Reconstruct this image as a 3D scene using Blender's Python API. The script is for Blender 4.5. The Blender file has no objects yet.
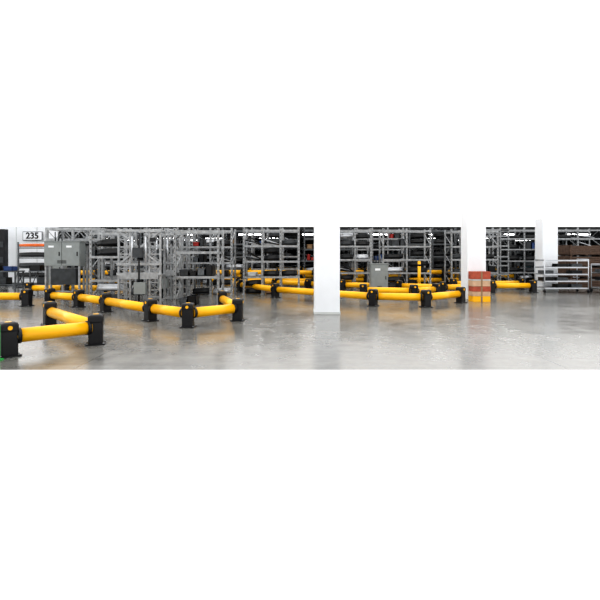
import bpy, math, random
from mathutils import Vector, Matrix
random.seed(7)
sc = bpy.context.scene
sc.view_settings.view_transform = 'Standard'
try: sc.view_settings.look = 'High Contrast'
except Exception: pass

# ------------------------------------------------------------ materials
def mat(name, col, rough=0.5, metal=0.0, var=0.12, scale=6.0, emit=0.0, bump=0.0):
    m = bpy.data.materials.new(name); m.use_nodes = True
    nt = m.node_tree; b = nt.nodes['Principled BSDF']
    tc = nt.nodes.new('ShaderNodeTexCoord')
    n = nt.nodes.new('ShaderNodeTexNoise'); n.inputs['Scale'].default_value = scale
    n.inputs['Detail'].default_value = 5
    r = nt.nodes.new('ShaderNodeValToRGB')
    r.color_ramp.elements[0].position = 0.3; r.color_ramp.elements[1].position = 0.7
    r.color_ramp.elements[0].color = (*[c*(1-var) for c in col], 1)
    r.color_ramp.elements[1].color = (*[min(1, c*(1+var)) for c in col], 1)
    nt.links.new(tc.outputs['Object'], n.inputs['Vector'])
    nt.links.new(n.outputs['Fac'], r.inputs['Fac'])
    nt.links.new(r.outputs['Color'], b.inputs['Base Color'])
    b.inputs['Roughness'].default_value = rough
    b.inputs['Metallic'].default_value = metal
    if emit:
        b.inputs['Emission Color'].default_value = (1, 1, 1, 1)
        b.inputs['Emission Strength'].default_value = emit
    if bump:
        bp = nt.nodes.new('ShaderNodeBump'); bp.inputs['Strength'].default_value = bump
        nt.links.new(n.outputs['Fac'], bp.inputs['Height']); nt.links.new(bp.outputs['Normal'], b.inputs['Normal'])
    return m

YEL = mat('barrier_yellow', (0.93, 0.49, 0.008), 0.3, 0, 0.04, 3)
BLK = mat('barrier_black', (0.01, 0.01, 0.012), 0.42, 0, 0.3)
GAL = mat('galvanised_steel', (0.33, 0.34, 0.35), 0.42, 0.3, 0.25, 9)
GAL2 = mat('dull_steel', (0.13, 0.14, 0.15), 0.5, 0.3, 0.25, 9)
SLOT = mat('slot_dark', (0.02, 0.02, 0.02), 0.8)
WHT = mat('white_paint', (0.76, 0.78, 0.81), 0.6, 0, 0.03, 2, bump=0.03)
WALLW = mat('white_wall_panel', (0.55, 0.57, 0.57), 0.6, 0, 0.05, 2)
DRK = mat('dark_wall', (0.012, 0.013, 0.015), 0.85, 0, 0.4, 1.2)
PLB = mat('black_plastic', (0.006, 0.007, 0.009), 0.36, 0, 0.4)
PLG = mat('grey_plastic', (0.045, 0.05, 0.055), 0.45, 0, 0.3)
CAB = mat('cabinet_grey', (0.26, 0.28, 0.28), 0.45, 0.1, 0.06)
RED = mat('red_paint', (0.35, 0.025, 0.02), 0.5)
BLU = mat('blue_paint', (0.03, 0.07, 0.2), 0.5)
TEAL = mat('teal_paint', (0.03, 0.1, 0.12), 0.5)
GRN = mat('green_paint', (0.03, 0.4, 0.08), 0.5)
BRICK = mat('brick_red_card', (0.4, 0.1, 0.06), 0.75, 0, 0.2)
BEIGE = mat('beige_card', (0.55, 0.38, 0.26), 0.8, 0, 0.12)
CARD = mat('kraft_card', (0.3, 0.2, 0.12), 0.8, 0, 0.12)
BRN = mat('brown_wood', (0.11, 0.07, 0.05), 0.7, 0, 0.3, 12)
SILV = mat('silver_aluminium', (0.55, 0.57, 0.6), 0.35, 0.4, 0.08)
ORG = mat('orange_plastic', (0.7, 0.15, 0.02), 0.4)
LAMP = mat('lamp_diffuser', (0.9, 0.9, 0.9), 0.5, 0, 0.01, 1, emit=12.0)
CEIL = mat('ceiling_white_added_glow', (0.9, 0.9, 0.88), 0.7, 0, 0.02, 1, emit=1.15)  # white paint given an added glow to brighten the hall; no real fixture

def floor_mat():
    m = bpy.data.materials.new('polished_concrete'); m.use_nodes = True
    nt = m.node_tree; b = nt.nodes['Principled BSDF']; L = nt.links.new
    tc = nt.nodes.new('ShaderNodeTexCoord')
    def noise(s, d, vec=None):
        n = nt.nodes.new('ShaderNodeTexNoise'); n.inputs['Scale'].default_value = s
        n.inputs['Detail'].default_value = d; n.inputs['Roughness'].default_value = 0.6
        L(vec or tc.outputs['Object'], n.inputs['Vector']); return n
    n1 = noise(0.35, 6); n2 = noise(2.5, 8)
    mp = nt.nodes.new('ShaderNodeMapping'); mp.inputs['Rotation'].default_value = (0, 0, 0.5)
    mp.inputs['Scale'].default_value = (0.5, 5, 1); L(tc.outputs['Object'], mp.inputs['Vector'])
    n3 = noise(0.8, 6, mp.outputs['Vector'])
    a = nt.nodes.new('ShaderNodeMath'); a.operation = 'ADD'; L(n1.outputs['Fac'], a.inputs[0]); L(n2.outputs['Fac'], a.inputs[1])
    a2 = nt.nodes.new('ShaderNodeMath'); a2.operation = 'MULTIPLY_ADD'; L(n3.outputs['Fac'], a2.inputs[0]); a2.inputs[1].default_value = 0.5; L(a.outputs[0], a2.inputs[2])
    mr = nt.nodes.new('ShaderNodeMapRange'); mr.inputs[1].default_value = 0.85; mr.inputs[2].default_value = 1.65
    L(a2.outputs[0], mr.inputs[0])
    r = nt.nodes.new('ShaderNodeValToRGB')
    r.color_ramp.elements[0].color = (0.125, 0.123, 0.117, 1); r.color_ramp.elements[1].color = (0.25, 0.247, 0.235, 1)
    L(mr.outputs[0], r.inputs['Fac'])
    mo = nt.nodes.new('ShaderNodeMapping'); mo.inputs['Location'].default_value = (3.2, 1.5, 0); L(tc.outputs['Object'], mo.inputs['Vector'])
    br = nt.nodes.new('ShaderNodeTexBrick'); br.offset = 0; br.inputs['Scale'].default_value = 1
    br.inputs['Brick Width'].default_value = 7; br.inputs['Row Height'].default_value = 7
    br.inputs['Mortar Size'].default_value = 0.008
    L(mo.outputs['Vector'], br.inputs['Vector'])
    mx = nt.nodes.new('ShaderNodeMix'); mx.data_type = 'RGBA'
    L(br.outputs['Fac'], mx.inputs[0]); L(r.outputs['Color'], mx.inputs[6]); mx.inputs[7].default_value = (0.1, 0.1, 0.1, 1)
    L(mx.outputs[2], b.inputs['Base Color'])
    rr = nt.nodes.new('ShaderNodeMapRange'); rr.inputs[3].default_value = 0.13; rr.inputs[4].default_value = 0.27
    L(mr.outputs[0], rr.inputs[0]); L(rr.outputs[0], b.inputs['Roughness'])
    b.inputs['IOR'].default_value = 1.7
    bp = nt.nodes.new('ShaderNodeBump'); bp.inputs['Strength'].default_value = 0.02
    L(n2.outputs['Fac'], bp.inputs['Height']); L(bp.outputs['Normal'], b.inputs['Normal'])
    return m
FLOOR = floor_mat()

# ------------------------------------------------------------ mesh builder
class MB:
    def __init__(s): s.v = []; s.f = []; s.m = []; s.sm = []; s.mats = []
    def mi(s, m):
        if m not in s.mats: s.mats.append(m)
        return s.mats.index(m)
    def box(s, c, d, m, rz=0.0, rx=0.0):
        R = Matrix.Rotation(rz, 3, 'Z') @ Matrix.Rotation(rx, 3, 'X'); c = Vector(c); b = len(s.v)
        for z in (-.5, .5):
            for x, y in ((-.5, -.5), (.5, -.5), (.5, .5), (-.5, .5)):
                s.v.append(c + R @ Vector((x*d[0], y*d[1], z*d[2])))
        k = s.mi(m)
        for f in ((3, 2, 1, 0), (4, 5, 6, 7), (0, 1, 5, 4), (1, 2, 6, 5), (2, 3, 7, 6), (3, 0, 4, 7)):
            s.f.append([b+i for i in f]); s.m.append(k); s.sm.append(False)
    def loft(s, rings, m, smooth=True, cap=True, closed=True):
        b = len(s.v); n = len(rings[0]); k = s.mi(m)
        for r in rings: s.v.extend([Vector(p) for p in r])
        for i in range(len(rings)-1):
            for j in range(n if closed else n-1):
                j2 = (j+1) % n
                s.f.append([b+i*n+j, b+i*n+j2, b+(i+1)*n+j2, b+(i+1)*n+j]); s.m.append(k); s.sm.append(smooth)
        if cap:
            s.f.append([b+j for j in range(n)][::-1]); s.m.append(k); s.sm.append(False)
            s.f.append([b+(len(rings)-1)*n+j for j in range(n)]); s.m.append(k); s.sm.append(False)
    def tube(s, p, q, r, m, n=14, r2=None):
        p = Vector(p); q = Vector(q); d = (q-p).normalized()
        u = d.orthogonal().normalized(); w = d.cross(u); r2 = r if r2 is None else r2
        R = []
        for c, rad in ((p, r), (q, r2)):
            R.append([c + (u*math.cos(2*math.pi*i/n)+w*math.sin(2*math.pi*i/n))*rad for i in range(n)])
        s.loft(R, m)
    def beam(s, p, q, w, h, m):
        p = Vector(p); q = Vector(q); d = (q-p).normalized()
        up = Vector((0, 0, 1)) if abs(d.z) < 0.9 else Vector((0, 1, 0))
        u = d.cross(up).normalized(); t = u.cross(d)
        R = [[c+u*a*w/2+t*b*h/2 for a, b in ((-1, -1), (1, -1), (1, 1), (-1, 1))] for c in (p, q)]
        s.loft(R, m, smooth=False)
    def rprism(s, c, prof, m, rz=0, n=6, corner=0.28):
        R = []
        for z, h in prof:
            ring = []
            cr = h*corner
            for q in range(4):
                a0 = q*math.pi/2
                sx = 1 if q in (0, 3) else -1; sy = 1 if q in (0, 1) else -1
                for i in range(n):
                    a = a0 + i/(n-1)*math.pi/2
                    x = sx*(h-cr)+math.cos(a)*cr; y = sy*(h-cr)+math.sin(a)*cr
                    ring.append((c[0]+x*math.cos(rz)-y*math.sin(rz), c[1]+x*math.sin(rz)+y*math.cos(rz), c[2]+z))
            R.append(ring)
        s.loft(R, m, smooth=False)
    def bumper(s, c, w, m, dep=0.35, hh=0.32, flip=1, tilt=0.0):
        R = []
        for i in range(13):
            t = -1+2*i/12
            x = c[0]+t*w/2; y = c[1]+flip*dep*(abs(t)**3)
            hs = hh*(1-0.12*abs(t)**2)
            prof = [(0, 0), (-.05, .15), (-.07, .45), (-.02, .6), (-.05, .8), (0, 1), (.02, 1), (-.01, .6), (.0, .1)]
            R.append([(x, y+flip*a, c[2]+b*hs+tilt*(t+1)) for a, b in prof])
        s.loft(R, m)
    def bin(s, c, d, m):
        x, y, z = c; w, l, h = d; t = 0.02
        s.box((x, y, z+t/2), (w, l, t), m)
        for sg in (-1, 1):
            s.box((x+sg*(w/2-t/2), y, z+h/2), (t, l, h), m)
            s.box((x, y+sg*(l/2-t/2), z+h/2), (w, t, h), m)
        s.box((x, y-l/2, z+h-.02), (w+.03, .03, .03), m)
    def obj(s, name, loc=(0, 0, 0), rz=0, parent=None):
        me = bpy.data.meshes.new(name); me.from_pydata([tuple(v) for v in s.v], [], s.f)
        for m in s.mats: me.materials.append(m)
        me.polygons.foreach_set('material_index', s.m); me.polygons.foreach_set('use_smooth', s.sm)
        me.update()
        o = bpy.data.objects.new(name, me); sc.collection.objects.link(o)
        o.location = loc; o.rotation_euler = (0, 0, rz)
        if parent: o.parent = parent
        return o

H = 3.35; YN = 6.32; YM = 27.0; YB = 46.0; XL = -27.0; XR = 28.0
XC = (XL+XR)/2
# ------------------------------------------------------------ shell
def slab(name, c, d, m):
    b = MB(); b.box((0, 0, 0), d, m); return b.obj(name, c)
b = MB(); b.v = [Vector(p) for p in ((XL, YN, 0), (XR, YN, 0), (XR, YB, 0), (XL, YB, 0))]
b.f = [[0, 1, 2, 3]]; b.m = [b.mi(FLOOR)]; b.sm = [False]; b.obj('floor')
slab('wall_back', (XC, YB+.1, H/2), (XR-XL+.4, .2, H), DRK)
slab('wall_left', (XL-.1, (YN+YB)/2, H/2), (.2, YB-YN, H), WALLW)
slab('wall_right', (XR+.1, (YN+YB)/2, H/2), (.2, YB-YN, H), WALLW)
slab('ceiling', (XC, (YN+YM)/2, H+.05), (XR-XL+.4, YM-YN, .1), CEIL)
# dark ribbed deck ceiling of the rear bays
b = MB(); b.box((0, 0, .05), (XR-XL+.4, YB-YM, .1), DRK)
for i in range(7): b.box((0, -(YB-YM)/2+.15+i*2.9, -.09), (XR-XL, .18, .18), GAL2 if i else PLB)
for i in range(9): b.box((-24+i*6, 0, -.05), (.15, YB-YM-.2, .1), GAL2)
b.obj('ceiling_rear', (XC, (YM+YB)/2, H))

# ------------------------------------------------------------ columns
def column(x, y, w):
    b = MB(); h = w/2
    r = []
    for z in (0, H): r.append([(h-.03, -h, z), (h, -h+.03, z), (h, h-.03, z), (h-.03, h, z), (-h+.03, h, z), (-h, h-.03, z), (-h, -h+.03, z), (-h+.03, -h, z)])
    b.loft(r, WHT, smooth=False)
    b.box((0, 0, .03), (w+.03, w+.03, .06), WALLW)
    return b.obj('concrete_column', (x, y, 0))
column(0.75, 12.75, .70)
column(6.35, 16.5, .68)
column(11.6, 21.2, .72)

# ------------------------------------------------------------ barriers
def barrier(pts, name='safety_barrier', two=False):
    b = MB(); o = Vector((pts[0][0], pts[0][1], 0)); P = [Vector((p[0], p[1], 0))-o for p in pts]
    e = .42 if two else 0
    for i, p in enumerate(P):
        d = (P[min(i+1, len(P)-1)]-P[max(i-1, 0)]); rz = math.atan2(d.y, d.x)
        b.rprism(p, [(0, .165), (.02, .165), (.025, .12), (.05, .12), (.40+e, .12), (.42+e, .128), (.50+e, .128), (.53+e, .115), (.545+e, .08)], BLK, rz)
        for sx in (-1, 1):
            for sy in (-1, 1):
                q = p+Matrix.Rotation(rz, 3, 'Z') @ Vector((sx*.135, sy*.135, 0))
                b.tube(q+Vector((0, 0, .02)), q+Vector((0, 0, .04)), .014, GAL, 6)
        n = Vector((math.sin(rz), -math.cos(rz), 0))
        if n.y > 0: n = -n
        c = p+n*.126+Vector((0, 0, .46+e)); b.tube(c, c+n*.008, .035, YEL, 14)
        b.tube(p+Vector((0, 0, .545+e)), p+Vector((0, 0, .55+e)), .05, YEL, 14)
    for p, q in zip(P, P[1:]):
        d = (q-p).normalized()
        for zz in ((.31, .73) if two else (.31,)):
            z = Vector((0, 0, zz))
            b.tube(p+d*.1+z, q-d*.1+z, .115, YEL, 24)
            for ee, s in ((p, 1), (q, -1)):
                b.tube(ee+d*s*.11+z, ee+d*s*.17+z, .128, BLK, 24)
    return b.obj(name, o)

barrier([(-4.67, 7.2), (-3.71, 8.18), (-5.8, 10.43)])
barrier([(-10.7, 14.4), (-8.74, 14.4)])
barrier([(-8.2, 14.75), (-6.93, 14.1), (-5.57, 12.9), (-3.69, 11.1), (-2.52, 10.14), (-1.54, 11.16), (-2.35, 13.6)])
barrier([(-10.9, 18.1), (-9.4, 18.1), (-7.9, 18.1)])
barrier([(-3.9, 21.8), (-2.67, 20.3), (-.95, 17.4), (0.7, 15.9), (2.34, 14.4), (3.95, 14.1), (5.5, 15.4)])
barrier([(-4.9, 24.3), (-3.0, 24.1), (-1.1, 23.9), (.8, 23.7)], two=True)
barrier([(-3.2, 22.9), (-1.2, 22.2), (.4, 20.9), (1.9, 20.2), (3.4, 19.7)])
barrier([(4.3, 19.6), (5.9, 18.6), (7.6, 18.8)])
barrier([(8.3, 19.5), (10.2, 19.7)])
barrier([(7.2, 21.2), (8.9, 21.2), (10.6, 21.6)])
barrier([(2.4, 17.1), (4.2, 16.6), (5.3, 17.5)])
barrier([(1.5, 24.3), (3.6, 24.3), (5.7, 24.3), (7.8, 24.3), (9.9, 24.3)], two=True)
barrier([(-12.5, 23.7), (-10.6, 23.7), (-8.7, 23.7)], two=True)
barrier([(-9.4, 29), (-5, 29), (-2.5, 29), (0, 29), (2.5, 29), (5, 29), (8, 29), (11, 29), (14, 29)], two=True)

# ------------------------------------------------------------ racks
def rack(x, y, w, h, levels, dep=1.0, rz=0, steel=GAL, fill=1.0, bays=1, seed=0):
    rnd = random.Random(seed*13+5); b = MB(); bw = w/bays
    for i in range(bays+1):
        px = -w/2+i*bw
        for py in (-dep/2, dep/2):
            b.box((px, py, h/2), (.075, .02, h), steel)
            for sx in (-1, 1): b.box((px+sx*.034, py+.03, h/2), (.008, .06, h), steel)
            b.box((px, py, .01), (.14, .12, .02), steel)
            if py < 0:
                z = .2
                while z < h-.05: b.box((px, py-.011, z), (.02, .004, .05), SLOT); z += .15
        z = .15; k = 0
        while z+.5 < h:
            a, c = (-dep/2+.05, dep/2-.05) if k % 2 == 0 else (dep/2-.05, -dep/2+.05)
            b.beam((px, a, z), (px, c, z+.5), .03, .03, steel); z += .5; k += 1
    for z in levels:
        for py in (-dep/2-.01, dep/2+.01):
            b.box((0, py, z-.04), (w, .045, .08), steel)
        n = int(w/.22)
        for k in range(n): b.box((-w/2+(k+.5)*w/n, 0, z-.008), (.03, dep, .016), steel)
    o = b.obj('storage_rack', (x, y, 0), rz)
    c = MB()
    lv = [0.02]+list(levels)
    for j, z in enumerate(lv):
        top = (lv[j+1]-.1) if j+1 < len(lv) else h
        gap = top-z
        if gap < .15: continue
        for i in range(bays):
            cx = -w/2+(i+.5)*bw
            if rnd.random() > fill: continue
            t = rnd.random()
            if t < .6:
                zz = z; hh = min(.3, gap*.6); dd = min(.3, bw*.16)
                mm = rnd.choice([PLB, PLB, PLB, PLG, PLB])
                while zz+hh*.8 <= top:
                    c.bumper((cx+rnd.uniform(-.02, .02), -dep*.3, zz), bw*.86, mm if rnd.random() < .88 else SILV, dd, hh*.8, tilt=rnd.uniform(0, .03))  # occasional silver bumper puts bright highlights into the stock colour
                    if rnd.random() < .6: c.bumper((cx, .05, zz), bw*.8, PLB, dd, hh*.8)
                    zz += hh+rnd.uniform(0, .12)
            elif t < .85:
                u = -bw/2+.12
                while u < bw/2-.25:
                    ww = rnd.uniform(.18, .42); hh = min(gap*.85, rnd.uniform(.15, .42))
                    if u+ww > bw/2-.06: break
                    mm = rnd.choice([PLB, PLG, GAL2, PLB, PLG, PLB, WALLW, PLG, BLU, PLB, PLB, RED, TEAL, CARD])  # white bins stand in for bright spots of light beyond the racks
                    if y < 16: mm = rnd.choice([PLB, PLG, GAL2])
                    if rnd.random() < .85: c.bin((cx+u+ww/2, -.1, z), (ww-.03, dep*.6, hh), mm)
                    u += ww
            else:
                for k in range(rnd.randint(3, 7)):
                    yy = rnd.uniform(-dep*.4, dep*.4); zz = z+rnd.uniform(.05, max(.06, gap*.8))
                    c.tube((cx-bw*.42, yy, zz), (cx+bw*.42, yy+rnd.uniform(-.05, .05), z+.04), .028, rnd.choice([GAL, SILV, PLB, PLB]), 8)
    if c.v: c.obj('stored_car_parts', (0, 0, 0), 0, o)
    return o

rack(-3.35, 15.0, 1.4, 2.5, [.95, 1.75, 2.42], .9, seed=1, fill=.5)
rack(-6.5, 15.7, 1.2, 2.55, [.8, 1.6, 2.4], .9, seed=2, fill=.7)
rack(-1.2, 19.3, 2.3, 2.8, [.75, 1.4, 2.05, 2.7], 1.0, seed=3, bays=3, fill=.8)
rack(-4.1, 18.9, 2.6, 2.75, [.75, 1.35, 2.0, 2.65], 1.0, seed=4, bays=3, fill=.85)
rack(-7.0, 19.5, 2.6, 2.78, [.75, 1.4, 2.05, 2.7], 1.0, seed=5, bays=3, fill=.85)
xs = -11.6; k = 10
while xs < 10.3:
    lv = random.Random(k).choice([[.7, 1.35, 2.0, 2.6, 3.08], [.9, 1.6, 2.3, 3.05], [.6, 1.1, 1.6, 2.2, 2.75, 3.1]])
    rack(xs+1.35, 25.8, 2.6, 3.2, lv, 1.1, seed=k, bays=2 + k % 2, steel=GAL if k % 2 else GAL2, fill=.85)
    xs += 2.95; k += 1
for i, xx in enumerate((12.6, 15.6)):
    rack(xx, 25.8, 2.7, 3.2, [.7, 1.35, 2.0, 2.6, 3.08], 1.1, seed=40+i, bays=2)
for i, xx in enumerate((2.3, 5.2, 8.7)):
    rack(xx, 22.4 if i < 2 else 22.9, 2.3, 2.95, [.8, 1.45, 2.1, 2.85], 1.0, seed=30+i, bays=3 if i != 1 else 2, fill=.8)
for r, yy in enumerate((31.5, 36.0, 41.0)):
    for i in range(13):
        if (i*3+r*5) % 7 == 0: continue
        rack(-20+i*3.3+r*.4, yy, 3.0, 3.1, [.8, 1.5, 2.2, 2.95], 1.1, seed=60+r*20+i, bays=2, fill=.8, steel=GAL if (i+r) % 3 else GAL2)

# rear bay fluorescent battens
def batten(x, y, z, L=1.5):
    b = MB(); b.box((0, 0, 0), (L, .14, .05), SILV); b.tube((-L/2+.05, 0, -.045), (L/2-.05, 0, -.045), .035, LAMP, 10)
    for s in (-1, 1): b.tube((s*L*.35, 0, .02), (s*L*.35, 0, H-z-.002), .008, GAL2, 6)
    b.obj('fluorescent_light', (x, y, z))
for yy in (28.3, 33.7, 38.5):
    for xx in (-16, -11, -7.4, -3.2, .8, 4.9, 8.6, 12.7, 17.5):
        batten(xx+(yy-28)*.15, yy, 3.0)

# ------------------------------------------------------------ vertical lift
def lift(x, y, rz=0):
    b = MB(); h = 2.45
    for mx in (-.62, -.28, .3, .62):
        b.box((mx, 0, h/2), (.06, .09, h), GAL)
    for mx0, mx1 in ((-.62, -.28), (.3, .62)):
        z = .12; k = 0
        while z < h-.1:
            b.box(((mx0+mx1)/2, 0, z), (mx1-mx0, .05, .035), GAL)
            b.beam((mx0 if k % 2 else mx1, 0, z), (mx1 if k % 2 else mx0, 0, min(h, z+.22)), .02, .02, GAL)
            z += .22; k += 1
    for mx in (-.62, .62):
        b.box((mx, .7, h/2), (.06, .06, h), GAL)
        for z in (.2, 1.0, 1.8, 2.4): b.box((mx, .35, z), (.04, .7, .05), GAL)
    for z in (.1, 1.05, 1.35, 2.38): b.box((0, -.06, z), (1.34, .06, .08), GAL)
    b.box((0, .3, .95), (1.15, .8, .12), GAL)
    for k in range(7): b.tube((-.5, 0.02+k*.1, 1.04), (.5, .02+k*.1, 1.04), .035, GAL2, 10)
    b.box((.05, -.16, .62), (.34, .22, .36), CAB); b.tube((-.2, -.16, .5), (.2, -.16, .5), .09, PLG, 14)
    b.tube((0, -.1, .08), (0, -.1, 2.3), .025, PLB, 8)
    for s in (-1, 1): b.tube((s*.2, -.12, 1.4), (s*.2, -.12, 2.2), .03, SILV, 8)
    b.box((-.02, -.13, 1.7), (.3, .16, .3), PLG); b.box((.42, -.13, 2.1), (.16, .1, .12), PLB)
    b.beam((-.6, -.06, 1.35), (.6, -.06, 2.35), .03, .05, GAL); b.beam((.6, -.05, 1.35), (-.6, -.05, 2.35), .03, .05, GAL)
    return b.obj('vertical_lift', (x, y, 0), rz)
lift(-4.95, 13.9, .12)
lift(-4.95, 16.3, -.1)

def conveyor(x, y, rz, L=3.2, z0=.7, z1=1.9):
    b = MB()
    for s in (-1, 1): b.beam((-L/2, s*.3, z0), (L/2, s*.3, z1), .04, .14, GAL)
    n = 22
    for i in range(n):
        t = (i+.5)/n; xx = -L/2+L*t; zz = z0+(z1-z0)*t+.03
        b.tube((xx, -.28, zz), (xx, .28, zz), .03, GAL, 8)
    for t in (.1, .5, .9):
        xx = -L/2+L*t; zz = z0+(z1-z0)*t
        for s in (-1, 1): b.box((xx, s*.3, zz/2), (.05, .05, zz), GAL); b.box((xx, s*.3, .01), (.12, .12, .02), GAL)
        b.box((xx, 0, zz*.4), (.04, .6, .04), GAL)
    b.box((0, 0, (z0+z1)/2-.15), (.35, .4, .2), PLG)
    return b.obj('inclined_conveyor', (x, y, 0), rz)
conveyor(-6.6, 21.6, .1)

# ------------------------------------------------------------ cabinets
def cabinet(x, y, w, h, z0, dep=.4, doors=2):
    b = MB()
    b.box((0, 0, z0+h/2), (w, dep, h), CAB); b.box((0, -.01, z0+h+.015), (w+.05, dep+.06, .03), CAB)
    for i in range(doors):
        dw = w/doors; cx = -w/2+(i+.5)*dw
        b.box((cx, -dep/2-.01, z0+h/2), (dw-.03, .02, h-.04), CAB)
        b.box((cx+dw*.36, -dep/2-.03, z0+h/2), (.025, .03, .14), BLK)
        b.box((cx-dw*.1, -dep/2-.022, z0+h*.8), (dw*.3, .006, h*.08), WHT)
    for i in range(4): b.box((0, -dep/2-.024, z0+h*.12+i*.03), (w*.25, .006, .012), SLOT)
    if z0 > .3:
        for s in (-1, 1):
            for q in (-1, 1): b.box((s*(w/2-.04), q*(dep/2-.04), z0/2), (.06, .06, z0), GAL)
        b.box((0, 0, .35), (w-.08, .04, .05), GAL); b.box((0, 0, z0*.7), (w*.7, .25, z0*.45), PLG)
    else:
        b.box((0, 0, z0/2), (w-.06, dep-.06, z0), PLB)
    for i in range(3): b.tube((-w*.3+i*.12, .05, z0+h), (-w*.3+i*.12, .05, z0+h+.35), .02, PLG, 8)
    return b.obj('control_cabinet', (x, y, 0))
cabinet(-8.3, 15.9, 1.25, .85, 1.25)
cabinet(3.3, 18.9, .72, 1.15, .12, doors=1)
cabinet(-10.6, 19.6, .7, 1.9, .1, doors=1)

# ------------------------------------------------------------ steel support frame behind the cabinet
def portal(x, y, w, h, dep):
    b = MB()
    for sx in (-1, 0, 1):
        for sy in (-1, 1):
            b.box((sx*w/2, sy*dep/2, h/2), (.08, .08, h), GAL); b.box((sx*w/2, sy*dep/2, .01), (.16, .16, .02), GAL)
        for z in (h-.05, h-.45): b.box((sx*w/2, 0, z), (.06, dep, .08), GAL)
    for sy in (-1, 1):
        for z in (h-.05, h-.45): b.box((0, sy*dep/2, z), (w, .07, .1), GAL)
        n = 6
        for i in range(n):
            a = -w/2+i*w/n; z0, z1 = (h-.42, h-.08) if i % 2 else (h-.08, h-.42)
            b.beam((a, sy*dep/2, z0), (a+w/n, sy*dep/2, z1), .025, .025, GAL)
    for k in range(5): b.tube((-w/2, -dep/3+k*dep/6, h-.6), (w/2, -dep/3+k*dep/6, h-.62), .04, (PLB, GAL2, PLB, SILV, PLB)[k], 8)
    return b.obj('steel_support_frame', (x, y, 0))
portal(-8.3, 17.0, 1.9, 2.64, 1.1)

# ------------------------------------------------------------ left bay
b = MB(); b.box((0, 0, 1.6), (5.6, .12, 3.2), WHT)
for i in range(6): b.box((-2.8+i*1.12, -.065, 1.6), (.03, .02, 3.2), WALLW)
b.box((0, -.07, .08), (5.6, .02, .16), GAL2)
b.obj('partition_wall', (-15.9, 24.4, 0))
b = MB(); b.box((0, 0, 0), (1.0, .03, .42), WHT); b.box((0, .01, 0), (1.06, .02, .48), GAL2)
sign = b.obj('bay_number_sign', (-14.4, 24.22, 2.68))
cu = bpy.data.curves.new('digits', 'FONT'); cu.body = '235'; cu.size = .46; cu.align_x = 'CENTER'; cu.align_y = 'CENTER'; cu.extrude = .004
cu.offset = .012
t = bpy.data.objects.new('digits', cu); sc.collection.objects.link(t); t.parent = sign; t.location = (0, -.022, 0); t.rotation_euler = (math.pi/2, 0, 0)
cu.materials.append(BLK)
b = MB()
for s in (-1, 1):
    b.box((s*.95, 0, 1.15), (.06, .06, 2.3), GAL2); b.box((s*.95, 0, .03), (.08, .8, .06), GAL2)
    b.beam((s*.95, -.38, .05), (s*.95, 0, .9), .03, .03, GAL2); b.beam((s*.95, .38, .05), (s*.95, 0, .9), .03, .03, GAL2)
for z in (.5, 1.0, 1.5, 2.0): b.box((0, 0, z), (1.9, .05, .05), GAL2)
for z, m in ((2.06, ORG), (1.55, PLB), (1.03, PLG), (.55, PLB)): b.bumper((0, -.18, z), 1.7, m, .14, .15 if m is ORG else .24)
b.obj('bumper_stand', (-13.2, 22.6, 0))
b = MB(); b.box((0, 0, 1.5), (.3, .3, 3.0), PLB); b.box((0, 0, .02), (.42, .42, .04), GAL2)
for z in (.6, 1.4, 2.2): b.box((0, -.16, z), (.2, .03, .3), PLG)
b.obj('steel_post', (-15.55, 23.6, 0))
def bench(x, y, w=1.8):
    b = MB(); b.box((0, 0, .9), (w, .7, .05), GAL2)
    for s in (-1, 1):
        for q in (-1, 1): b.box((s*(w/2-.05), q*.3, .44), (.05, .05, .88), GAL2)
        b.beam((s*(w/2-.05), -.3, .1), (s*(w/2-.05), .3, .85), .03, .03, GAL2)
    b.box((0, 0, .3), (w-.1, .6, .03), GAL2)
    b.bin((-.4, 0, .925), (.5, .4, .25), PLB); b.bin((.35, 0, .925), (.4, .4, .2), BLU); b.bin((0, 0, .32), (.6, .4, .3), PLG)
    return b.obj('workbench', (x, y, 0))
bench(-11.8, 20.9, 1.2); bench(-13.6, 20.6, 1.6)

# ------------------------------------------------------------ bollards
def bollard(x, y, h, m=YEL):
    b = MB(); b.box((0, 0, .01), (.2, .2, .02), BLK); b.tube((0, 0, .02), (0, 0, h), .07, m, 16); b.tube((0, 0, h), (0, 0, h+.03), .07, m, 16, .03)
    b.tube((0, 0, h-.2), (0, 0, h-.12), .073, BLK, 16)
    return b.obj('yellow_bollard', (x, y, 0))
bollard(5.35, 20.2, 1.35); bollard(7.9, 20.4, 1.0)
b = MB(); b.box((0, 0, .27), (.05, .2, .54), GRN); b.box((0, 0, .01), (.12, .26, .02), GRN); b.obj('green_guard_plate', (-4.64, 6.83, 0))

# ------------------------------------------------------------ box stack at column
b = MB(); z = 0
for i, (h, m) in enumerate(((.2, YEL), (.16, BEIGE), (.18, BRICK), (.2, BEIGE), (.05, WALLW), (.27, BRICK))):
    b.box((random.uniform(-.01, .01), 0, z+h/2), (.62, .4, h-.006), m)
    b.box((0, -.202, z+h/2), (.06, .004, h-.01), CARD)
    z += h
b.obj('cardboard_box_stack', (6.32, 15.85, 0))

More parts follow.
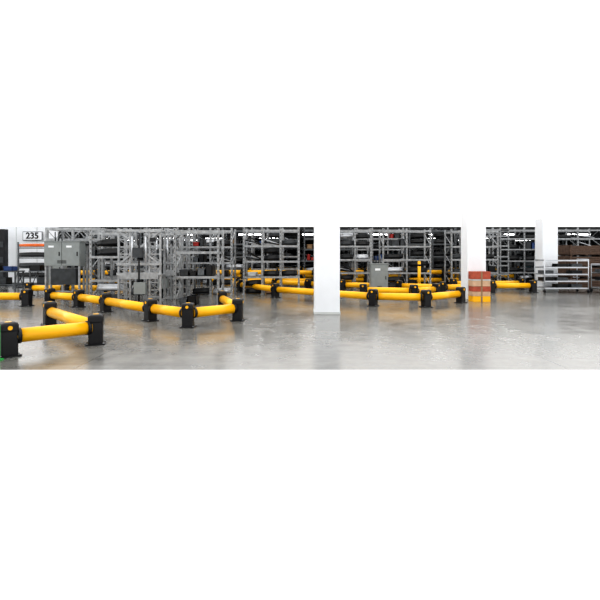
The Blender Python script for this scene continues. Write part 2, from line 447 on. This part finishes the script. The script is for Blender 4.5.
# ------------------------------------------------------------ shelf trolleys
def trolley(x, y, w, h, n, dep=.8):
    b = MB()
    for s in (-1, 1):
        for q in (-1, 1):
            b.tube((s*w/2, q*dep/2, .16), (s*w/2, q*dep/2, h), .022, SILV, 10)
            b.tube((s*w/2-.02, q*dep/2, .075), (s*w/2+.02, q*dep/2, .075), .075, BLK, 16)
            b.box((s*w/2, q*dep/2, .13), (.05, .05, .07), GAL2)
        b.tube((s*w/2, -dep/2, h), (s*w/2, dep/2, h), .022, SILV, 10)
    for i in range(n):
        z = .2+i*(h-.25)/(n-1)
        b.box((0, 0, z), (w, dep, .02), GAL); b.box((0, -dep/2, z), (w, .02, .06), SILV); b.box((0, dep/2, z), (w, .02, .06), SILV)
        if i < n-1:
            for k in range(3):
                if (i+k) % 3: b.box((-w/2+w*(k+.5)/3, .1, z+.09), (w*.25, .4, .14), (PLG, PLB, GAL2)[(i+k) % 3])
    return b.obj('shelf_trolley', (x, y, 0))
trolley(11.55, 19.9, 1.9, 1.45, 5); trolley(13.95, 19.6, 2.0, 1.25, 4)
b = MB()
for r in range(4):
    b.box((0, 0, .07+r*.54), (1.75, 1.0, .04), BRN)
    for s in (-.75, 0, .75): b.box((s, 0, .025+r*.54), (.1, 1.0, .05), BRN)
    for p in range(4): b.box((0, -.49, .14+r*.54+p*.1), (1.75, .03, .085), BRN); b.box((0, .49, .14+r*.54+p*.1), (1.75, .03, .085), BRN)
    for s in (-1, 1): b.box((s*.86, 0, .3+r*.54), (.03, 1, .44), BRN); b.box((s*.8, -.515, .3+r*.54), (.08, .02, .46), BRN)
b.obj('wooden_crate_stack', (14.1, 22.6, 0))

# ------------------------------------------------------------ light
w = bpy.data.worlds.new('World'); sc.world = w; w.use_nodes = True
w.node_tree.nodes['Background'].inputs[0].default_value = (1, 1, 1, 1)
w.node_tree.nodes['Background'].inputs[1].default_value = 1.0

cd = bpy.data.cameras.new('camera'); cd.lens = 27; cd.sensor_width = 36; cd.shift_y = -44/600
cam = bpy.data.objects.new('camera', cd); sc.collection.objects.link(cam)
cam.location = (0, 0, 1.6); cam.rotation_euler = (math.pi/2, 0, 0); sc.camera = cam
